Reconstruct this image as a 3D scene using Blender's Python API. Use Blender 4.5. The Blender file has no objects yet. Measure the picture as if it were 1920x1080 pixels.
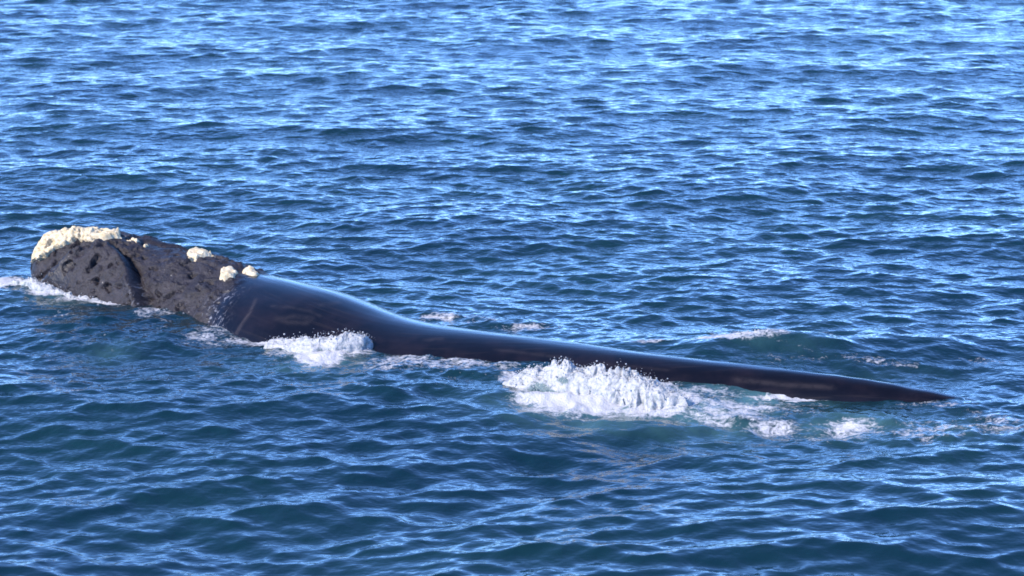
import bpy, math, random
import numpy as np
from mathutils import Vector

# ------------------------------------------------------------------ camera, sky, sun, exposure
scene = bpy.context.scene
coll = scene.collection
FPX, CAM_H, YH = 4000.0, 7.0, -400.0            # focal length in photo pixels, eye height, horizon row
TH = math.atan((540 - YH) / FPX)
CT, ST = math.cos(TH), math.sin(TH)
cam_data = bpy.data.cameras.new('camera')
cam_data.sensor_width = 36.0
cam_data.lens = 36.0 * FPX / 1920.0
cam_data.clip_end = 20000.0
cam_data.dof.use_dof = True
cam_data.dof.focus_distance = 27.0
cam_data.dof.aperture_fstop = 2.8
cam = bpy.data.objects.new('camera', cam_data)
cam.location = (0, 0, CAM_H)
cam.rotation_euler = (math.pi / 2 - TH, 0, 0)
coll.objects.link(cam)
scene.camera = cam

SUN_EL, SUN_AZ = math.radians(36), math.radians(236)     # azimuth clockwise from +Y: behind the boat, to its left
world = bpy.data.worlds.new('World')
scene.world = world
world.use_nodes = True
wn = world.node_tree
for n in list(wn.nodes):
    wn.nodes.remove(n)
sky = wn.nodes.new('ShaderNodeTexSky')
sky.sky_type = 'NISHITA'
sky.sun_disc = False
sky.sun_elevation = SUN_EL
sky.sun_rotation = SUN_AZ
sky.altitude = 0
sky.air_density = 0.5
sky.dust_density = 0.0
sky.ozone_density = 9.0
bg = wn.nodes.new('ShaderNodeBackground')
bg.inputs['Strength'].default_value = 0.15
wo = wn.nodes.new('ShaderNodeOutputWorld')
wn.links.new(sky.outputs[0], bg.inputs[0])
wn.links.new(bg.outputs[0], wo.inputs[0])

sun_data = bpy.data.lights.new('sun', 'SUN')
sun_data.energy = 2.0
sun_data.angle = math.radians(0.5)
sun_data.color = (1.0, 0.90, 0.78)
sun = bpy.data.objects.new('sun', sun_data)
sdir = Vector((math.sin(SUN_AZ) * math.cos(SUN_EL), math.cos(SUN_AZ) * math.cos(SUN_EL), math.sin(SUN_EL)))
sun.rotation_euler = sdir.to_track_quat('Z', 'Y').to_euler()
sun.location = (-10, -10, 20)
coll.objects.link(sun)

scene.view_settings.view_transform = 'Standard'
scene.view_settings.look = 'None'
scene.view_settings.gamma = 1.0
scene.view_settings.exposure = 2.1
scene.view_settings.use_curve_mapping = False
scene.render.engine = 'CYCLES'
scene.cycles.max_bounces = 6
scene.cycles.caustics_reflective = False
scene.cycles.caustics_refractive = False
scene.cycles.filter_width = 1.7

rng = np.random.default_rng(7)
random.seed(7)


# ------------------------------------------------------------------ maths helpers
def proj(P):
    P = np.asarray(P, float)
    x, y, z = P[..., 0], P[..., 1], P[..., 2] - CAM_H
    d = y * CT - z * ST
    u = y * ST + z * CT
    return 960 + FPX * x / d, 540 - FPX * u / d


def ground(px, py, z=0.0):
    a, b = (np.asarray(px, float) - 960) / FPX, (540 - np.asarray(py, float)) / FPX
    dz = -ST + b * CT
    t = (z - CAM_H) / dz
    return a * t, (CT + b * ST) * t


def pchip(xk, yk, x):
    xk, yk, x = np.asarray(xk, float), np.asarray(yk, float), np.asarray(x, float)
    h = np.diff(xk)
    dl = np.diff(yk) / h
    m = np.zeros_like(yk)
    m[0], m[-1] = dl[0], dl[-1]
    for i in range(1, len(xk) - 1):
        if dl[i - 1] * dl[i] > 0:
            w1, w2 = 2 * h[i] + h[i - 1], h[i] + 2 * h[i - 1]
            m[i] = (w1 + w2) / (w1 / dl[i - 1] + w2 / dl[i])
    i = np.clip(np.searchsorted(xk, x) - 1, 0, len(xk) - 2)
    t = np.clip((x - xk[i]) / h[i], 0, 1)
    return ((2 * t**3 - 3 * t**2 + 1) * yk[i] + (t**3 - 2 * t**2 + t) * h[i] * m[i]
            + (-2 * t**3 + 3 * t**2) * yk[i + 1] + (t**3 - t**2) * h[i] * m[i + 1])


def sstep(e0, e1, x):
    t = np.clip((x - e0) / (e1 - e0), 0, 1)
    return t * t * (3 - 2 * t)


_perm = np.random.default_rng(3).permutation(4096)
_grad = np.random.default_rng(4).normal(size=(4096, 3))
_grad /= np.linalg.norm(_grad, axis=1)[:, None]


def noise3(x, y, z=0.0):
    """gradient noise, about -0.6 .. 0.6"""
    x, y = np.asarray(x, float), np.asarray(y, float)
    z = np.broadcast_to(np.asarray(z, float), x.shape)
    xi, yi, zi = np.floor(x).astype(int), np.floor(y).astype(int), np.floor(z).astype(int)
    xf, yf, zf = x - xi, y - yi, z - zi
    f = lambda t: t * t * t * (t * (t * 6 - 15) + 10)
    u, v, w = f(xf), f(yf), f(zf)
    out = 0
    for dx in (0, 1):
        for dy in (0, 1):
            for dz in (0, 1):
                h = _perm[(_perm[(_perm[(xi + dx) & 4095] + yi + dy) & 4095] + zi + dz) & 4095]
                g = _grad[h]
                c = g[..., 0] * (xf - dx) + g[..., 1] * (yf - dy) + g[..., 2] * (zf - dz)
                out = out + c * (u if dx else 1 - u) * (v if dy else 1 - v) * (w if dz else 1 - w)
    return out


def fbm(x, y, z=0.0, octs=4, gain=0.5):
    s, a, f = 0, 1.0, 1.0
    for o in range(octs):
        s = s + a * noise3(np.asarray(x) * f + 17.3 * o, np.asarray(y) * f - 9.1 * o, np.asarray(z) * f + 5.7 * o)
        a *= gain
        f *= 2.03
    return s


def mesh_grid(name, P, wrap_v=False, keep=None, mats=(), attrs=None):
    """P (nu, nv, 3) -> a smooth quad mesh object; attrs: dict of (nu, nv) floats"""
    nu, nv = P.shape[:2]
    idx = np.arange(nu * nv).reshape(nu, nv)
    if wrap_v:
        idx = np.concatenate([idx, idx[:, :1]], 1)
    q = np.stack([idx[:-1, :-1], idx[1:, :-1], idx[1:, 1:], idx[:-1, 1:]], -1).reshape(-1, 4)
    V = P.reshape(-1, 3)
    A = {k: np.broadcast_to(v, (nu, nv)).reshape(-1) for k, v in (attrs or {}).items()}
    if keep is not None:
        k = keep.reshape(-1)
        q = q[k[q].all(1)]
        used = np.unique(q)
        remap = np.full(nu * nv, -1)
        remap[used] = np.arange(len(used))
        q = remap[q]
        V = V[used]
        A = {n: v[used] for n, v in A.items()}
    me = bpy.data.meshes.new(name)
    me.vertices.add(len(V))
    me.vertices.foreach_set('co', V.astype(np.float32).ravel())
    me.loops.add(q.size)
    me.loops.foreach_set('vertex_index', q.astype(np.int32).ravel())
    me.polygons.add(len(q))
    me.polygons.foreach_set('loop_start', np.arange(0, q.size, 4, dtype=np.int32))
    me.polygons.foreach_set('loop_total', np.full(len(q), 4, np.int32))
    me.update(calc_edges=True)
    me.polygons.foreach_set('use_smooth', np.ones(len(q), bool))
    for n, v in A.items():
        a = me.attributes.new(n, 'FLOAT', 'POINT')
        a.data.foreach_set('value', v.astype(np.float32))
    for m in mats:
        me.materials.append(m)
    ob = bpy.data.objects.new(name, me)
    coll.objects.link(ob)
    return ob


# ------------------------------------------------------------------ materials
def new_mat(name):
    m = bpy.data.materials.new(name)
    m.use_nodes = True
    nt = m.node_tree
    for n in list(nt.nodes):
        nt.nodes.remove(n)
    return m, nt


class NT:
    """tiny node-graph writer"""
    def __init__(s, nt):
        s.nt = nt

    def n(s, typ, **kw):
        node = s.nt.nodes.new(typ)
        ins = kw.pop('ins', {})
        for k, v in kw.items():
            setattr(node, k, v)
        for k, v in ins.items():
            if isinstance(v, bpy.types.NodeSocket):
                s.nt.links.new(v, node.inputs[k])
            else:
                node.inputs[k].default_value = v
        return node

    def attr(s, name):
        return s.n('ShaderNodeAttribute', attribute_name=name).outputs['Fac']

    def math(s, op, a, b=0.0, clamp=False):
        return s.n('ShaderNodeMath', operation=op, use_clamp=clamp, ins={0: a, 1: b}).outputs[0]

    def noise(s, vec, scale, detail=3.0, rough=0.5, dist=0.0):
        return s.n('ShaderNodeTexNoise', ins={'Vector': vec, 'Scale': scale, 'Detail': detail, 'Roughness': rough, 'Distortion': dist}).outputs['Fac']

    def mapping(s, vec, scale=(1, 1, 1), rot=(0, 0, 0)):
        return s.n('ShaderNodeMapping', ins={'Vector': vec, 'Scale': scale, 'Rotation': rot}).outputs[0]

    def range(s, v, a, b, c=0.0, d=1.0, smooth=True):
        return s.n('ShaderNodeMapRange', interpolation_type='SMOOTHSTEP' if smooth else 'LINEAR',
                   ins={0: v, 1: a, 2: b, 3: c, 4: d}).outputs[0]

    def mixc(s, f, a, b):
        nd = s.n('ShaderNodeMix', data_type='RGBA')
        for k, v in ((0, f), (6, a), (7, b)):
            if isinstance(v, bpy.types.NodeSocket):
                s.nt.links.new(v, nd.inputs[k])
            else:
                nd.inputs[k].default_value = v if k == 0 else (*v, 1)
        return nd.outputs[2]

    def bump(s, h, dist, strength=1.0, normal=None):
        ins = {'Height': h, 'Distance': dist, 'Strength': strength}
        if normal is not None:
            ins['Normal'] = normal
        return s.n('ShaderNodeBump', ins=ins).outputs[0]

    def out(s, shader):
        s.n('ShaderNodeOutputMaterial', ins={'Surface': shader})


def mat_water():
    m, nt = new_mat('sea_water')
    g = NT(nt)
    co = g.n('ShaderNodeTexCoord').outputs['Object']
    foam, aer, fine = g.attr('foam'), g.attr('aeration'), g.attr('fine')
    # lacy foam: attribute gives how much froth, noise gives where its threads run
    warp = g.n('ShaderNodeTexNoise', ins={'Vector': co, 'Scale': 3.0, 'Detail': 2.0})
    wv = g.n('ShaderNodeVectorMath', operation='MULTIPLY_ADD', ins={0: warp.outputs['Color'], 1: (0.25, 0.25, 0.25), 2: co}).outputs[0]
    n1 = g.noise(g.mapping(wv, (0.75, 1.15, 1), (0, 0, 0.35)), 5.5, 6.0, 0.66)
    n2 = g.noise(g.mapping(wv, (1, 1.0, 1)), 22.0, 3.0, 0.6)
    nn = g.math('ADD', g.math('MULTIPLY', n1, 0.6), g.math('MULTIPLY', n2, 0.4))
    ff = g.range(g.math('ADD', g.math('MULTIPLY', foam, 0.61), nn), 0.74, 0.95)
    ff = g.math('MULTIPLY', ff, g.range(foam, 0.08, 0.30), clamp=True)
    big = g.noise(co, 0.25, 2.0)
    deep = g.mixc(g.range(big, 0.35, 0.65), (0.0024, 0.0155, 0.025), (0.0034, 0.0200, 0.026))
    body = g.mixc(aer, deep, (0.06, 0.14, 0.15))
    rip = g.noise(g.mapping(co, (0.8, 1.0, 1.0)), 9.0, 3.0, 0.55)
    rip2 = g.noise(g.mapping(co, (0.8, 1.0, 1.0)), 3.0, 3.0, 0.6)
    h = g.math('ADD', g.math('MULTIPLY', rip, 0.004), g.math('MULTIPLY', rip2, g.math('MULTIPLY', fine, 0.10)))
    nrm = g.bump(h, 1.0, 1.0)
    water = g.n('ShaderNodeBsdfPrincipled', ins={'Base Color': body, 'Roughness': 0.08, 'IOR': 1.333, 'Normal': nrm})
    fb = g.bump(g.noise(co, 45.0, 3.0), 0.012, 1.0)
    froth = g.n('ShaderNodeBsdfPrincipled', ins={'Base Color': (0.40, 0.40, 0.42, 1), 'Roughness': 0.75, 'Normal': fb})
    mx = g.n('ShaderNodeMixShader', ins={0: ff, 1: water.outputs[0], 2: froth.outputs[0]})
    g.out(mx.outputs[0])
    return m


def mat_skin():
    m, nt = new_mat('whale_skin')
    g = NT(nt)
    co = g.n('ShaderNodeTexCoord').outputs['Object']
    head, u, v = g.attr('head'), g.attr('body_u'), g.attr('body_v')
    uv = g.n('ShaderNodeCombineXYZ', ins={0: u, 1: v, 2: 0.0}).outputs[0]
    blot = g.noise(co, 2.2, 5.0, 0.6)
    back = g.mixc(g.range(blot, 0.42, 0.68), (0.0026, 0.0020, 0.0036), (0.0075, 0.0050, 0.0070))
    streak = g.noise(g.mapping(uv, (0.5, 7.0, 1.0)), 2.2, 4.0, 0.6)
    back = g.mixc(g.range(streak, 0.56, 0.72, 0, 0.6), back, (0.014, 0.010, 0.010))
    hb = g.noise(co, 9.0, 5.0, 0.65)
    headc = g.mixc(g.range(hb, 0.35, 0.70), (0.011, 0.0092, 0.0125), (0.026, 0.0220, 0.0270))
    spots = g.n('ShaderNodeTexVoronoi', feature='F1', ins={'Vector': co, 'Scale': 9.0, 'Randomness': 1.0})
    rnd = g.math('GREATER_THAN', g.n('ShaderNodeSeparateColor', ins={0: spots.outputs['Color']}).outputs[0], 0.86)
    sp = g.math('MULTIPLY', g.range(spots.outputs['Distance'], 0.05, 0.14, 1, 0), rnd)
    headc = g.mixc(g.math('MULTIPLY', sp, 0.5), headc, (0.4, 0.37, 0.33))
    col = g.mixc(head, back, headc)
    scar, stream = g.attr('scar'), g.attr('stream')
    col = g.mixc(g.math('MULTIPLY', scar, g.range(hb, 0.3, 0.6, 0.35, 1.0)), col, (0.034, 0.027, 0.027))
    drip = g.noise(g.mapping(uv, (3.0, 1.2, 1.0)), 9.0, 4.0, 0.65, 0.6)
    col = g.mixc(g.math('MULTIPLY', stream, g.range(drip, 0.54, 0.66)), col, (0.17, 0.17, 0.19))
    rough = g.math('ADD', g.range(streak, 0.3, 0.7, 0.17, 0.26), g.math('MULTIPLY', head, 0.32))
    bh = g.math('ADD', g.math('MULTIPLY', g.noise(co, 30.0, 4.0, 0.6), g.n('ShaderNodeMath', operation='MULTIPLY_ADD', ins={0: head, 1: 0.03, 2: 0.0006}).outputs[0]),
                g.math('MULTIPLY', streak, 0.003))
    nrm = g.bump(bh, 1.0, 0.8)
    sh = g.n('ShaderNodeBsdfPrincipled', ins={'Base Color': col, 'Roughness': rough, 'IOR': 1.36, 'Normal': nrm})
    g.out(sh.outputs[0])
    return m


def mat_callosity():
    m, nt = new_mat('callosity_crust')
    g = NT(nt)
    co = g.n('ShaderNodeTexCoord').outputs['Object']
    a = g.noise(co, 14.0, 5.0, 0.65)
    b = g.noise(co, 55.0, 3.0, 0.6)
    c = g.mixc(g.range(a, 0.32, 0.62), (0.40, 0.31, 0.18), (0.56, 0.48, 0.34))
    c = g.mixc(g.range(b, 0.62, 0.72, 0, 0.55), c, (0.16, 0.12, 0.08))
    nrm = g.bump(b, 0.02, 0.9)
    sh = g.n('ShaderNodeBsdfPrincipled', ins={'Base Color': c, 'Roughness': 0.85, 'Normal': nrm})
    g.out(sh.outputs[0])
    return m


def mat_foam():
    m, nt = new_mat('white_water')
    g = NT(nt)
    co = g.n('ShaderNodeTexCoord').outputs['Object']
    thin = g.attr('thin')
    a = g.noise(co, 11.0, 5.0, 0.65)
    b = g.noise(co, 48.0, 4.0, 0.65)
    nrm = g.bump(g.math('ADD', g.math('MULTIPLY', a, 0.6), g.math('MULTIPLY', b, 0.4)), 0.03, 0.9)
    c = g.noise(co, 24.0, 5.0, 0.7)
    fc = g.mixc(g.range(c, 0.36, 0.56), (0.20, 0.22, 0.235), (0.36, 0.36, 0.37))
    froth = g.n('ShaderNodeBsdfPrincipled', ins={'Base Color': fc, 'Roughness': 0.6, 'Normal': nrm,
                                                 'Subsurface Weight': 0.0})
    wet = g.n('ShaderNodeBsdfPrincipled', ins={'Base Color': (0.09, 0.13, 0.14, 1), 'Roughness': 0.15, 'IOR': 1.333, 'Normal': nrm})
    f = g.range(g.math('ADD', thin, g.math('MULTIPLY', g.math('SUBTRACT', a, 0.5), 1.6)), 0.38, 0.85)
    mx = g.n('ShaderNodeMixShader', ins={0: f, 1: froth.outputs[0], 2: wet.outputs[0]})
    g.out(mx.outputs[0])
    return m


M_WATER, M_SKIN, M_CALL, M_FOAM = mat_water(), mat_skin(), mat_callosity(), mat_foam()

# ------------------------------------------------------------------ whale shape (used by the sea too)
AXX = [-7.05, -6.0, -5.2, -4.2, -3.4, -2.5, -1.0, 0.5, 1.5, 3.0, 4.0, 5.2, 6.8, 8.2]
AXY = [30.5, 30.15, 29.8, 29.15, 28.45, 27.7, 26.65, 25.95, 25.4, 24.85, 24.5, 24.2, 23.7, 23.3]
SIL = np.array([(50, 500), (58, 482), (75, 456), (110, 440), (160, 434), (225, 440), (270, 458), (300, 466), (350, 471), (400, 482), (440, 495),
                (485, 516), (520, 520), (560, 530), (620, 545), (680, 569), (730, 589), (800, 606), (900, 620), (1000, 632),
                (1100, 645), (1200, 660), (1300, 672), (1400, 683), (1500, 695), (1600, 706), (1700, 723), (1800, 745)], float)
RX = [-7.05, -6.95, -6.8, -6.5, -6.0, -5.2, -4.4, -3.6, -2.5, -1.0, 0.5, 2.0, 3.5, 5.0, 6.0, 6.9, 7.6, 8.2]
RA = [0.02, 0.20, 0.34, 0.50, 0.68, 0.88, 1.08, 1.28, 1.42, 1.30, 1.05, 0.75, 0.50, 0.34, 0.27, 0.60, 1.70, 0.40]
RB = [0.02, 0.24, 0.42, 0.62, 0.85, 1.00, 1.15, 1.30, 1.40, 1.35, 1.15, 0.90, 0.65, 0.46, 0.36, 0.20, 0.10, 0.03]


def axis_frame(x):
    y = pchip(AXX, AXY, x)
    sl = (pchip(AXX, AXY, x + 0.25) - pchip(AXX, AXY, x - 0.25)) / 0.5
    # smoothed slope
    L = np.hypot(1, sl)
    return y, np.stack([1 / L, sl / L], -1), np.stack([sl / L, -1 / L], -1)     # position, direction, sideways to camera side


def solve_centres():
    xs = np.concatenate([np.linspace(-6.75, 5.3, 80)])
    y, d, n = axis_frame(xs)
    a, b = pchip(RX, RA, xs), pchip(RX, RB, xs)
    th = np.linspace(0, math.pi, 121)[None]
    lo, hi = np.full(len(xs), -4.0), np.full(len(xs), 2.0)
    for _ in range(45):
        zc = (lo + hi) / 2
        P = np.stack([xs[:, None] + a[:, None] * np.cos(th) * n[:, :1], y[:, None] + a[:, None] * np.cos(th) * n[:, 1:],
                      zc[:, None] + b[:, None] * np.sin(th)], -1)
        qx, qy = proj(P)
        i = qy.argmin(1)
        r = np.arange(len(xs))
        low = qy[r, i] > np.interp(qx[r, i], SIL[:, 0], SIL[:, 1])
        lo, hi = np.where(low, zc, lo), np.where(low, hi, zc)
    k = np.array([1, 2, 3, 2, 1]) / 9.0
    top = zc + b
    top = np.convolve(np.pad(top, 2, mode='edge'), k, 'valid')
    return xs, top - b


CX, CZ = solve_centres()
CX = np.concatenate([[-7.05, -6.9], CX, [6.0, 6.9, 7.6, 8.2]])
CZ = np.concatenate([[0.12, 0.13], CZ, [-0.55, -0.75, -0.95, -1.1]])

# the arched lower lip, traced on the near flank and mirrored to the far one
LIP = np.array([(40, 640), (58, 560), (75, 526), (100, 500), (130, 476), (155, 462), (185, 455), (215, 461), (240, 481), (258, 511), (270, 546), (280, 582), (290, 640)], float)
NECK = np.array([(470, 500), (440, 535), (415, 560), (398, 585), (396, 610), (415, 640)], float)      # fold where head meets back


def poly_dist(px, py, poly):
    best = np.full(px.shape, 1e9)
    for (x0, y0), (x1, y1) in zip(poly[:-1], poly[1:]):
        t = np.clip(((px - x0) * (x1 - x0) + (py - y0) * (y1 - y0)) / ((x1 - x0)**2 + (y1 - y0)**2), 0, 1)
        best = np.minimum(best, np.hypot(px - x0 - t * (x1 - x0), py - y0 - t * (y1 - y0)))
    return best


def body_points(x, th):
    """x along the body, th round it (0 camera side, pi/2 top, pi far side) -> base points and outward normals"""
    y, d, n = axis_frame(x)
    a, b, zc = pchip(RX, RA, x), pchip(RX, RB, x), pchip(CX, CZ, x)
    c, s = np.cos(th), np.sin(th)
    # rostrum: narrower above, fuller at the lips
    hd = sstep(-4.6, -5.6, x)
    wide = 1 - 0.16 * hd * np.clip(s, 0, 1)**2
    P = np.stack([x + a * wide * c * n[..., 0], y + a * wide * c * n[..., 1], zc + b * s], -1)
    N = np.stack([c * b * n[..., 0], c * b * n[..., 1], s * a], -1)
    N[..., 0] -= 0.0
    N /= np.maximum(np.linalg.norm(N, axis=-1, keepdims=True), 1e-6)
    return P, N


def whale_surface(x, th):
    P, N = body_points(x, th)
    # features are laid out on the near side and mirrored
    thm = np.where(np.cos(th) < 0, math.pi - th, th)
    Pm, Nm = body_points(x, thm)
    px, py = proj(Pm)
    # lower lip
    arch = np.interp(px, LIP[:, 0], LIP[:, 1], left=900, right=900)
    sd = poly_dist(px, py, LIP) * np.where((py > arch), 1, -1)
    sd = np.where(np.sin(thm) < -0.15, np.where((x < -5.0), 30, -30) , sd)
    wob = 3.0 * fbm(x * 3, thm * 3, 1.0, 3)
    lip = sstep(-1.5, 13, sd + wob) * sstep(-7.0, -6.6, x)
    lip = np.where(np.cos(th) < 0, lip * sstep(0.97, 0.75, np.sin(th)), lip)
    groove = np.exp(-((sd + wob) / 4.5)**2) * (x < -4.3)
    # neck fold
    nx = np.interp(py, NECK[:, 1], NECK[:, 0])
    nd = px - nx + 4 * fbm(x * 2, thm * 4, 7.0, 2)
    upper = sstep(0.98, 0.80, np.sin(thm)) * (np.sin(thm) > -0.4)
    fold = sstep(-6, 26, nd) * sstep(260, 60, nd) * upper * (x > -5) * (x < -1.5)
    head = sstep(18, -22, nd) * (x < -2.6)
    crown = sstep(0.86, 0.97, np.sin(thm)) * sstep(-3.75, -4.05, x)
    head = np.maximum(head * 1.0, crown) * (1 - 0.45 * lip * sstep(162, 125, px))
    q = P
    lump = fbm(q[..., 0] * 2.6, q[..., 1] * 2.6, q[..., 2] * 2.6, 4, 0.55)
    pit = fbm(q[..., 0] * 5.2 + 31, q[..., 1] * 5.2, q[..., 2] * 5.2, 3, 0.5)
    d = 0.20 * lip - 0.035 * groove + 0.035 * fold
    rough_head = head
    d = d + rough_head * (0.045 * lump - 0.07 * sstep(0.20, 0.42, pit) + 0.03 * sstep(0.22, 0.4, -pit))
    d = d + (1 - head) * 0.006 * fbm(x * 0.9, thm * 3, 3.0, 2)
    # knobbly spine of the tail stock
    d = d + 0.018 * sstep(2.0, 4.0, x) * sstep(0.85, 1.0, np.sin(thm)) * noise3(x * 3.5, thm * 0, 0.0)
    # creases running down from the crown towards the corner of the mouth
    cr = poly_dist(px, py, np.array([(232, 478), (252, 500), (262, 530), (282, 552), (292, 578)], float))
    d = d - 0.035 * np.exp(-(cr / 5.0)**2) * (x < -4.0) * (np.sin(thm) > 0)
    for hx, hy, hw, hd in [(172, 464, 7, .05), (160, 486, 9, .06), (200, 474, 7, .06), (223, 475, 7, .06), (186, 503, 5, .04), (208, 460, 6, .03), (190, 532, 4, .04), (238, 546, 6, .05),
                           (340, 542, 6, .05), (376, 544, 5, .05), (356, 500, 8, .04), (277, 560, 7, .06), (300, 490, 7, .03)]:
        d = d - 1.25 * hd * np.exp(-((px - hx) / hw)**2 - ((py - hy) / (hw * 0.62))**2) * (x < -3.6)
        d = d + 0.4 * hd * np.exp(-((px - hx + hw) / hw)**2 - ((py - hy + hw) / (hw * 0.8))**2) * (x < -3.6)
    # blowhole ridge just ahead of the rear callosities
    bx, bt = (x + 4.25) / 0.30, (thm - math.pi / 2 + 0.13) / 0.12
    d = d + 0.07 * np.exp(-bx**2 - bt**2) - 0.09 * np.exp(-((x + 4.22) / 0.22)**2 - ((thm - math.pi / 2 + 0.13) / 0.045)**2)
    whale_surface.px, whale_surface.py, whale_surface.nd, whale_surface.th = px, py, nd, th
    return P + N * d[..., None], N, head


def waterline_half(x):
    """half width of the body where it cuts the calm sea (0 where it is under)"""
    a, b, zc = pchip(RX, RA, x), pchip(RX, RB, x), pchip(CX, CZ, x)
    r = np.clip(1 - (zc / np.maximum(b, 1e-3))**2, 0, 1)
    w = a * np.sqrt(r)
    return np.where((x < -7.0) | (x > 5.4), 0, w)


# ------------------------------------------------------------------ sea
def ocean_band(N, L, lmin, lmax, rms_slope, seed, wind, spread, chop):
    """one band of wind waves as a tile: height, and sideways shift that sharpens crests"""
    r = np.random.default_rng(seed)
    k1 = 2 * np.pi * np.fft.fftfreq(N, L / N)
    kx, ky = np.meshgrid(k1, k1, indexing='ij')
    k = np.hypot(kx, ky)
    k[0, 0] = 1
    lam = 2 * np.pi / k
    ang = np.arctan2(ky, kx) - wind
    amp = k**-2.0 * np.sqrt(np.abs(np.cos(ang))**spread + 0.04) * np.exp(-(lmin / lam)**8 - (lam / lmax)**8)
    amp[0, 0] = 0
    Hk = amp * (r.normal(size=(N, N)) + 1j * r.normal(size=(N, N)))
    sl = np.sqrt(np.mean(np.real(np.fft.ifft2(1j * kx * Hk))**2 + np.real(np.fft.ifft2(1j * ky * Hk))**2))
    Hk *= rms_slope / sl
    h = np.real(np.fft.ifft2(Hk))
    dx = np.real(np.fft.ifft2(1j * kx / k * Hk)) * chop
    dy = np.real(np.fft.ifft2(1j * ky / k * Hk)) * chop
    return np.stack([dx, dy, h], -1).astype(np.float32), L, lmin


WIND = math.radians(96)
BANDS = [ocean_band(512, 57.0, 1.4, 9.0, 0.050, 11, WIND + 0.1, 3.0, 1.0),
         ocean_band(768, 23.0, 0.48, 1.45, 0.105, 12, WIND - 0.05, 2.5, 1.1),
         ocean_band(768, 13.0, 0.20, 0.50, 0.125, 13, WIND, 2.0, 1.0),
         ocean_band(1024, 7.0, 0.085, 0.21, 0.065, 14, WIND + 0.2, 1.2, 0.8)]


def sample_tile(T, L, X, Y):
    N = T.shape[0]
    u, v = (X / L * N) % N, (Y / L * N) % N
    i, j = np.floor(u).astype(np.int32), np.floor(v).astype(np.int32)
    fu, fv = (u - i)[..., None].astype(np.float32), (v - j)[..., None].astype(np.float32)
    i %= N
    j %= N
    i1, j1 = (i + 1) % N, (j + 1) % N
    return (T[i, j] * (1 - fu) + T[i1, j] * fu) * (1 - fv) + (T[i, j1] * (1 - fu) + T[i1, j1] * fu) * fv


# water bumps made by the whale: (px, py) of the crest, half length and half depth in metres, height, turn
BUMPS = [
    (1460, 655, 0.95, 0.42, 0.17, -0.10), (1330, 668, 0.35, 0.30, 0.08, -0.4), (1700, 648, 1.3, 0.45, 0.10, 0.0),
    (1680, 708, 1.3, 0.55, -0.07, -0.2),
    (710, 742, 0.42, 0.13, 0.09, -0.45), (600, 655, 0.75, 0.35, 0.06, -0.4),
    (230, 640, 1.1, 0.9, 0.07, -0.5), (40, 545, 0.5, 0.35, 0.10, 0.2), (120, 640, 0.5, 0.35, 0.05, -0.3),
    (830, 700, 1.0, 0.5, 0.05, -0.4), (1120, 745, 1.0, 0.45, 0.05, -0.3), (1350, 765, 0.9, 0.35, 0.05, -0.3),
    (1240, 790, 0.6, 0.25, 0.07, -0.1), (1600, 780, 0.8, 0.3, 0.05, -0.1), (960, 610, 0.8, 0.3, 0.04, -0.3),
]
# froth: (px, py, half width px, half height px, density, turn)
FOAM = [
    (15, 530, 50, 14, 0.95, 0.15), (62, 528, 18, 16, 0.6, 0.2), (105, 543, 62, 13, 0.95, -0.1), (165, 556, 60, 11, 0.75, -0.15), (225, 566, 55, 13, 0.70, -0.2),
    (300, 588, 80, 14, 0.50, -0.15), (400, 625, 70, 26, 0.50, -0.4), (120, 590, 110, 30, 0.34, -0.3), (280, 620, 140, 40, 0.30, -0.3),
    (460, 632, 55, 14, 0.62, -0.1), (520, 634, 60, 10, 0.85, 0.05), (620, 645, 95, 26, 0.95, 0.2), (600, 670, 60, 20, 0.85, 0.2), (540, 660, 60, 26, 0.50, 0.2),
    (750, 680, 110, 28, 0.55, -0.2), (860, 685, 100, 22, 0.55, -0.15), (930, 694, 60, 12, 0.55, -0.1), (880, 720, 110, 22, 0.30, 0.0),
    (970, 716, 45, 12, 0.7, 0.1), (1120, 738, 160, 42, 1.0, -0.2), (1240, 758, 110, 26, 0.80, -0.2), (1370, 768, 130, 24, 0.62, -0.2), (1450, 788, 70, 12, 0.62, -0.15),
    (1330, 738, 110, 16, 0.5, -0.1), (1480, 742, 90, 7, 0.75, -0.05), (1590, 790, 80, 15, 0.62, -0.05), (1560, 800, 150, 22, 0.45, -0.05),
    (1760, 800, 150, 26, 0.48, -0.05), (1860, 790, 90, 36, 0.45, 0.0), (1440, 760, 160, 22, 0.45, -0.1), (1740, 752, 120, 12, 0.42, 0.0),
    (830, 592, 70, 9, 0.60, -0.1), (985, 616, 75, 8, 0.56, -0.1), (900, 602, 80, 10, 0.45, -0.1), (1220, 655, 60, 6, 0.55, -0.1),
    (1400, 645, 95, 22, 0.66, 0.25), (1350, 655, 55, 10, 0.75, 0.3), (1520, 628, 60, 8, 0.55, 0.0), (1660, 682, 100, 9, 0.47, 0.1), (1850, 672, 70, 9, 0.42, 0.05),
    (1480, 680, 150, 14, 0.36, -0.15), (1720, 722, 130, 10, 0.36, -0.1), (160, 745, 90, 14, 0.32, 0.0), (560, 730, 60, 14, 0.32, 0.1),
]
TURB = [(230, 625, 210, 60, 1.0), (600, 690, 200, 45, 0.9), (830, 700, 190, 40, 1.0), (1740, 785, 230, 55, 1.0), (1560, 690, 280, 30, 0.7), (1450, 770, 200, 40, 0.9), (900, 600, 180, 18, 0.8), (60, 560, 90, 40, 0.8)]
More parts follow.
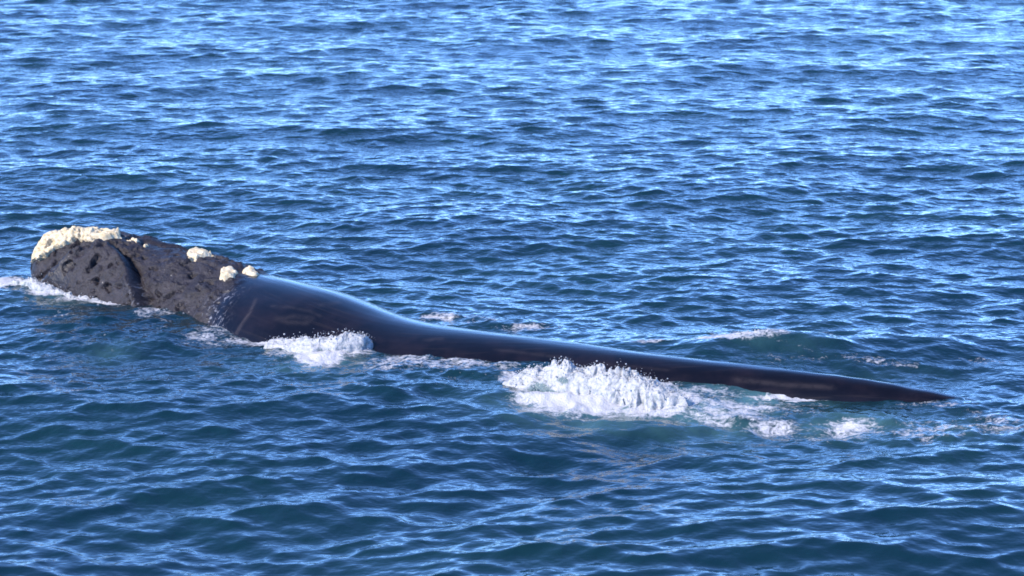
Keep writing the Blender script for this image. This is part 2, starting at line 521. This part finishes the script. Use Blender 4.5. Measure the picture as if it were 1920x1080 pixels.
AER = [
    (1120, 765, 170, 35, 0.9), (1300, 765, 150, 35, 0.8), (1400, 745, 140, 18, 0.8), (1600, 785, 130, 24, 0.6), (600, 675, 80, 25, 0.7),
    (200, 660, 60, 16, 0.32), (1450, 650, 110, 30, 0.25), (1650, 700, 200, 22, 0.10), (540, 690, 120, 20, 0.25), (1780, 800, 150, 28, 0.25), (1330, 740, 100, 14, 0.7),
    (110, 560, 90, 16, 0.4), (1040, 735, 60, 16, 0.6),
]


def patch_val(X, Y, px, py, hw, hh, turn=0.0, z=0.0):
    gx, gy = ground(px, py)
    wx = hw * gy / FPX
    wy = abs(ground(px, py - hh)[1] - ground(px, py + hh)[1]) / 2
    c, s = math.cos(-turn), math.sin(-turn)
    ux, uy = (X - gx) / wx, (Y - gy) / wy
    # the turn shears the patch along its length
    uy = uy + turn * 1.6 * (X - gx) / wy * 0.5
    return ux * ux + uy * uy


def sea_extra(X, Y):
    Z = np.zeros_like(X)
    for px, py, lx, ly, h, t in BUMPS:
        gx, gy = ground(px, py)
        dx, dy = X - gx, Y - gy
        c, s = math.cos(t), math.sin(t)
        u, v = (dx * c + dy * s) / lx, (-dx * s + dy * c) / ly
        Z += h * np.exp(-u * u - v * v)
    return Z


def build_sea():
    near = [-600, -200, -80, -30, -10, -2, 3, 6, 8, 9.3, 10.2]
    ys = [11.0]
    while ys[-1] < 105:
        ys.append(ys[-1] * 1.00162)
    r = 1.004
    while ys[-1] < 9000:
        ys.append(ys[-1] * r)
        r = min(r * 1.06, 1.35)
    ys = np.array(near + ys)
    nc = 760
    u = np.linspace(-1, 1, nc)
    side = np.array([1.02, 1.06, 1.15, 1.3, 1.6, 2.2, 3.5, 6, 12, 30, 90, 300])
    u = np.concatenate([-side[::-1], u, side])
    wid = 0.315 * np.maximum(ys, 8) + 1.2
    X = u[None] * wid[:, None]
    Y = np.repeat(ys[:, None], len(u), 1)
    gap = np.maximum(np.abs(np.gradient(ys))[:, None], np.abs(np.gradient(u))[None] * wid[:, None])
    P = np.stack([X, Y, np.zeros_like(X)], -1)
    fine = np.zeros_like(X)
    # body footprint: distance from the flank, calmer water in its lee
    yax = pchip(AXX, AXY, np.clip(X, -7.05, 8.2))
    sl = -0.42
    dist = np.abs(Y - yax) * 0.9 - waterline_half(np.clip(X, -7.05, 8.2))
    dist = dist + np.maximum(0, np.abs(X + 0.8) - 6.2)
    calm = 1 - 0.45 * np.exp(-(np.maximum(dist, 0) / 0.7)**2)
    lee = np.exp(-((X - 3.2) / 2.2)**2 - ((Y - 25.6) / 0.8)**2)
    calm = calm * (1 - 0.35 * lee)
    gust = 1 + 0.35 * fbm(X * 0.10, Y * 0.07, 2.0, 2)
    for bi, (T, L, lmin) in enumerate(BANDS):
        keep = sstep(0.50, 0.22, gap / lmin)
        g = keep * (calm if bi > 0 else 1.0) * (gust if bi > 1 else 1.0)
        D = sample_tile(T, L, X, Y)
        P += D * g[..., None]
        if bi in (2, 3):
            fine += 0.5 * (1 - keep)
    foam = np.zeros_like(X)
    aer = np.zeros_like(X)
    box = (Y > 19) & (Y < 36) & (np.abs(X) < 12)
    xb, yb = X[box], Y[box]
    f = np.zeros_like(xb)
    for px, py, hw, hh, dn, t in FOAM:
        f = np.maximum(f, dn * np.exp(-patch_val(xb, yb, px, py, hw, hh, t)**1.5 * 0.8))
    a = np.zeros_like(xb)
    for px, py, hw, hh, dn in AER:
        a = np.maximum(a, dn * np.exp(-patch_val(xb, yb, px, py, hw, hh)))
    a *= np.clip(0.75 + 0.9 * fbm(xb * 2.5, yb * 2.5, 4.0, 3), 0, 1)
    foam[box] = f
    aer[box] = a
    z = sea_extra(xb, yb)
    churn = sstep(0.15, 0.8, f)
    z += churn * (0.05 * fbm(xb * 4, yb * 4, 9.0, 4, 0.6) + 0.012 * np.abs(fbm(xb * 14, yb * 14, 2.0, 2)))
    tb = np.zeros_like(xb)
    for px, py, hw, hh, dn in TURB:
        tb = np.maximum(tb, dn * np.exp(-patch_val(xb, yb, px, py, hw, hh)))
    z += tb * (0.040 * fbm(xb * 3.2, yb * 4.2, 21.0, 4, 0.58) + 0.010 * (0.3 - np.abs(fbm(xb * 9, yb * 9, 5.0, 2))))
    P[box, 2] += z
    ob = mesh_grid('sea', P.transpose(1, 0, 2), mats=[M_WATER], attrs={'foam': foam.T, 'aeration': aer.T, 'fine': fine.T})
    ob['kind'] = 'structure'
    return ob


sea = build_sea()

# ------------------------------------------------------------------ whale
root = bpy.data.objects.new('whale', None)
rx, ry = -0.5, float(pchip(AXX, AXY, np.array(-0.5)))
root.location = (rx, ry, -1.0)
root.empty_display_size = 0.5
coll.objects.link(root)
root['label'] = 'dark right whale with cream callosities on its head surfacing in the blue sea'
root['category'] = 'whale'


def to_root(ob):
    ob.parent = root
    me = ob.data
    c = np.empty(len(me.vertices) * 3, np.float32)
    me.vertices.foreach_get('co', c)
    c = c.reshape(-1, 3) - np.array([rx, ry, -1.0], np.float32)
    me.vertices.foreach_set('co', c.ravel())
    me.update()


def build_whale_body():
    xs = np.concatenate([-7.05 + 0.25 * np.linspace(0, 1, 22)**2, np.linspace(-6.78, -3.2, 210), np.linspace(-3.18, 0.5, 150), np.linspace(0.53, 8.2, 170)])
    th = np.concatenate([np.linspace(-0.12, math.pi + 0.12, 290), np.linspace(math.pi + 0.17, 2 * math.pi - 0.17, 60)])
    X, T = np.meshgrid(xs, th, indexing='ij')
    P, N, head = whale_surface(X, T)
    px, py, nd = whale_surface.px, whale_surface.py, whale_surface.nd
    near = np.cos(T) > 0
    scar = np.zeros_like(X)
    for line, w, k in [([(480, 562), (470, 590), (455, 612), (446, 628)], 2.2, 0.9),
                       ([(510, 575), (545, 576), (580, 583), (600, 592)], 3.0, 0.35), ([(520, 600), (550, 594), (585, 596), (575, 606), (540, 606), (520, 600)], 4.5, 0.35),
                       ([(600, 572), (640, 566)], 3.5, 0.35), ([(795, 638), (830, 635)], 3.0, 0.35), ([(930, 655), (1000, 664), (1070, 672)], 3.0, 0.3),
                       ([(1130, 682), (1250, 694)], 3.0, 0.25), ([(1380, 712), (1480, 722), (1560, 726)], 5.0, 0.5), ([(560, 548), (640, 560), (700, 590)], 2.0, 0.2)]:
        scar = np.maximum(scar, k * np.exp(-(poly_dist(px, py, np.array(line, float)) / w)**2))
    scar *= near
    stream = np.exp(-((nd - 2) / 22)**2) * sstep(525, 560, py) * near * (X < -2.5)
    stream = np.maximum(stream, 0.8 * np.exp(-(poly_dist(px, py, np.array([(262, 540), (270, 572)], float)) / 7)**2) * near)
    a = pchip(RX, RA, X)
    ob = mesh_grid('body', P, wrap_v=True, mats=[M_SKIN], attrs={'head': head, 'body_u': X, 'body_v': T * np.clip(a, 0.3, 2), 'scar': scar, 'stream': stream})
    to_root(ob)
    return ob


body = build_whale_body()


def find_param(px, py):
    """body parameters (x, th) of a photo point on the near side or crown"""
    xs = np.linspace(-7.0, 3.0, 600)
    th = np.linspace(0.0, math.pi / 2 + 0.25, 200)
    X, T = np.meshgrid(xs, th, indexing='ij')
    P, N, h = find_param.cache if hasattr(find_param, 'cache') else whale_surface(X, T)
    find_param.cache = (P, N, h)
    qx, qy = proj(P)
    i = np.argmin((qx - px)**2 + (qy - py)**2)
    return X.ravel()[i], T.ravel()[i]


def callosity(poly, height, seed, label=None):
    """a crusty patch grown out of the skin inside an outline given in (x, th)"""
    poly = np.array(poly, float)
    m = 0.10
    x0, x1 = poly[:, 0].min() - m, poly[:, 0].max() + m
    t0, t1 = poly[:, 1].min() - m, poly[:, 1].max() + m
    nx, nt = int((x1 - x0) / 0.011) + 2, int((t1 - t0) / 0.011) + 2
    X, T = np.meshgrid(np.linspace(x0, x1, nx), np.linspace(t0, t1, nt), indexing='ij')
    P, N, _ = whale_surface(np.maximum(X, -7.049), T)
    closed = np.concatenate([poly, poly[:1]])
    inside = np.zeros(X.shape, bool)
    for (ax, ay), (bx, by) in zip(closed[:-1], closed[1:]):
        cr = ((ay > T) != (by > T)) & (X < (bx - ax) * (T - ay) / (by - ay + 1e-12) + ax)
        inside ^= cr
    sd = poly_dist(X, T, closed) * np.where(inside, 1, -1)
    sd = sd + 0.05 * fbm(X * 9 + seed, T * 9, seed * 1.0, 3)
    env = sstep(-0.02, 0.035, sd)
    lum = fbm(X * 10 + seed, T * 10, 3.0 + seed, 4, 0.6)
    h = height * env * (0.9 + 0.45 * lum) - 0.04 * (1 - env)
    ob = mesh_grid('callosity', P + N * h[..., None], keep=sd > -0.035, mats=[M_CALL])
    if label:
        ob['label'] = label
    to_root(ob)
    return ob


def outline(pix, far=None):
    """photo outline of a patch on the near side -> body parameters; with far, close it over the crown"""
    p = [find_param(*q) for q in pix]
    if far is not None:
        p += [(p[-1][0] + 0.16, math.pi / 2)] + [(x, math.pi - t * far) for x, t in p[::-1]]
    return p


callosity(outline([(59, 494), (74, 489), (90, 480), (104, 469), (122, 461), (138, 452), (142, 447), (165, 447), (200, 450), (228, 447)], 1.0),
          0.075, 1, 'large cream bonnet callosity on the tip of the snout')
callosity(outline([(153, 452), (158, 446), (168, 443), (178, 445), (176, 451), (168, 449), (160, 455)]), 0.035, 2)
callosity(outline([(244, 453), (252, 448), (262, 453), (255, 457)]), 0.04, 3)
callosity(outline([(262, 461), (270, 457), (281, 462), (271, 465)]), 0.04, 4)
callosity(outline([(348, 474), (362, 470), (384, 473), (404, 481), (384, 482), (368, 488), (352, 486)]), 0.06, 5)
callosity(outline([(408, 524), (412, 512), (418, 503), (430, 500), (441, 506), (447, 514), (436, 522), (420, 529)]), 0.05, 6)
callosity(outline([(452, 508), (460, 502), (472, 507), (490, 516), (474, 518), (460, 515)]), 0.05, 7)


# ------------------------------------------------------------------ white water thrown up by the body
_t = (1 + 5**0.5) / 2
ICO_V = np.array([(-1, _t, 0), (1, _t, 0), (-1, -_t, 0), (1, -_t, 0), (0, -1, _t), (0, 1, _t), (0, -1, -_t), (0, 1, -_t),
                  (_t, 0, -1), (_t, 0, 1), (-_t, 0, -1), (-_t, 0, 1)]) / math.hypot(1, _t)
ICO_F = np.array([(0, 11, 5), (0, 5, 1), (0, 1, 7), (0, 7, 10), (0, 10, 11), (1, 5, 9), (5, 11, 4), (11, 10, 2), (10, 7, 6), (7, 1, 8),
                  (3, 9, 4), (3, 4, 2), (3, 2, 6), (3, 6, 8), (3, 8, 9), (4, 9, 5), (2, 4, 11), (6, 2, 10), (8, 6, 7), (9, 8, 1)])


def droplets(C, R, r, parent, origin):
    n = len(C)
    st = 1 + r.random((n, 1, 3)) * 0.9
    V = (C[:, None] + ICO_V[None] * R[:, None, None] * st - origin).reshape(-1, 3)
    Fc = (ICO_F[None] + 12 * np.arange(n)[:, None, None]).reshape(-1, 3)
    me = bpy.data.meshes.new('droplets')
    me.from_pydata(V.tolist(), [], Fc.tolist())
    me.polygons.foreach_set('use_smooth', np.ones(len(me.polygons), bool))
    me.materials.append(M_FOAM)
    ob = bpy.data.objects.new('droplets', me)
    coll.objects.link(ob)
    ob.parent = parent
    ob['kind'] = 'stuff'


def splash(base, label, half, ndrop, seed, spike=0.5, near=1.0, thin0=0.15, hollow_shade=()):
    """base: (px, py, crest height in m) along the foot of the splash on the water"""
    r = np.random.default_rng(seed)
    base = np.array(base, float)
    gx, gy = ground(base[:, 0], base[:, 1])
    seg = np.concatenate([[0], np.cumsum(np.hypot(np.diff(gx), np.diff(gy)))])
    L = seg[-1]
    nu, nv = int(L / 0.011), int(half * (1 + near) / 0.011)
    u = np.linspace(0, L, nu)
    bx, by, hc = pchip(seg, gx, u), pchip(seg, gy, u), pchip(seg, base[:, 2], u)
    tx, ty = np.gradient(bx, u), np.gradient(by, u)
    tl = np.hypot(tx, ty)
    nx_, ny_ = ty / tl, -tx / tl                       # towards the camera
    v = np.linspace(-1, near, nv)
    U, V = np.meshgrid(u, v, indexing='ij')
    taper = sstep(0, 0.12 * L, U) * sstep(0, 0.30 * L, L - U)
    wob = 1 + 0.5 * fbm(U * 2.2, V * 0 + seed, 0.0, 2)
    prof = np.where(V < 0, np.exp(-(V / 0.42)**2), np.exp(-(V / (0.50 * near))**2))
    bill = 0.42 - np.abs(fbm(U * 3.2, V * half * 3.2, seed * 3.1, 4, 0.5))
    spk = np.clip(fbm(U * 7.5, V * half * 4.5, seed * 1.7, 4, 0.62), -0.25, 1)
    Z = hc[:, None] * prof * (0.80 + 0.55 * bill + spike * spk * np.exp(-((V + 0.05) / 0.20)**2))
    Z += prof * (0.045 * fbm(U * 8, V * half * 8, seed * 0.7, 3, 0.55) + 0.016 * fbm(U * 32, V * half * 32, seed * 0.9, 2, 0.6))
    edge = prof * (0.15 + 0.85 * taper) + 0.40 * fbm(U * 3.5, V * half * 3.5, seed * 2.3, 5, 0.6)
    Z = Z * (0.3 + 0.7 * taper) - 0.30 * sstep(0.42, 0.0, edge)**1.3 - 0.015
    sx = 0.07 * fbm(U * 6, V * half * 6, seed + 40.0, 3, 0.6) * prof
    sy = 0.07 * fbm(U * 6, V * half * 6, seed + 80.0, 3, 0.6) * prof + 0.25 * hc[:, None] * prof * wob
    P = np.stack([bx[:, None] + nx_[:, None] * (V * half * wob + sy) + tx[:, None] / tl[:, None] * sx,
                  by[:, None] + ny_[:, None] * (V * half * wob + sy) + ty[:, None] / tl[:, None] * sx, Z], -1)
    P[..., 2] += sea_extra(P[..., 0], P[..., 1])
    o = np.array([bx.mean(), by.mean(), 0.0])
    thin = thin0 + 0.30 * sstep(0.55, 0.20, edge)
    qx, qy = proj(P)
    for hx, hy, hr in hollow_shade:                            # shade of the hollow under the crest, painted as darker wet colour
        thin = thin + 0.9 * np.exp(-((qx - hx) / hr)**2 - ((qy - hy) / (hr * 0.6))**2)
    thin = np.clip(thin, 0, 1)
    e = bpy.data.objects.new('splash', None)
    e.empty_display_size = 0.2
    e.location = o
    coll.objects.link(e)
    e['label'] = label
    e['category'] = 'splash'
    ob = mesh_grid('froth', P - o, keep=edge > -0.05, mats=[M_FOAM], attrs={'thin': thin})
    ob.parent = e
    if ndrop:
        w = np.clip(hc[:, None] * prof * (edge > 0.2), 0, None).ravel()
        pick = r.choice(w.size, ndrop, p=w / w.sum())
        C = P.reshape(-1, 3)[pick].copy()
        up = r.exponential(0.02, ndrop)
        C[:, 2] += up
        C[:, :2] += r.normal(size=(ndrop, 2)) * (0.03 + 0.4 * up[:, None])
        droplets(C, np.clip(0.0015 + r.exponential(0.0022, ndrop), 0, 0.008), r, e, o)
    return e


splash([(935, 720, 0.03), (970, 722, 0.13), (1005, 724, 0.23), (1040, 728, 0.27), (1066, 731, 0.34), (1100, 735, 0.30), (1160, 740, 0.28), (1220, 747, 0.25), (1265, 755, 0.20), (1310, 762, 0.08)],
       'tall white breaking splash against the middle of the whale\'s flank', 0.52, 1300, 1, spike=0.42, thin0=0.16, hollow_shade=[(1010, 729, 20), (1030, 740, 12), (1056, 714, 12)])
splash([(500, 640, 0.03), (550, 648, 0.07), (600, 657, 0.13), (645, 657, 0.20), (682, 652, 0.24), (712, 648, 0.10)],
       'white curling splash at the whale\'s side behind its head', 0.36, 500, 2, spike=0.25, thin0=0.2)
splash([(-10, 535, 0.03), (40, 538, 0.05), (85, 548, 0.11), (120, 552, 0.07), (170, 562, 0.04), (230, 572, 0.04)],
       'white bow splash around the whale\'s snout', 0.22, 350, 3, spike=0.5, thin0=0.3)
splash([(1310, 668, 0.04), (1350, 662, 0.07), (1410, 652, 0.07), (1490, 644, 0.03)],
       'foaming crest of the wave on the whale\'s far side', 0.26, 300, 5, spike=0.4, thin0=0.42)
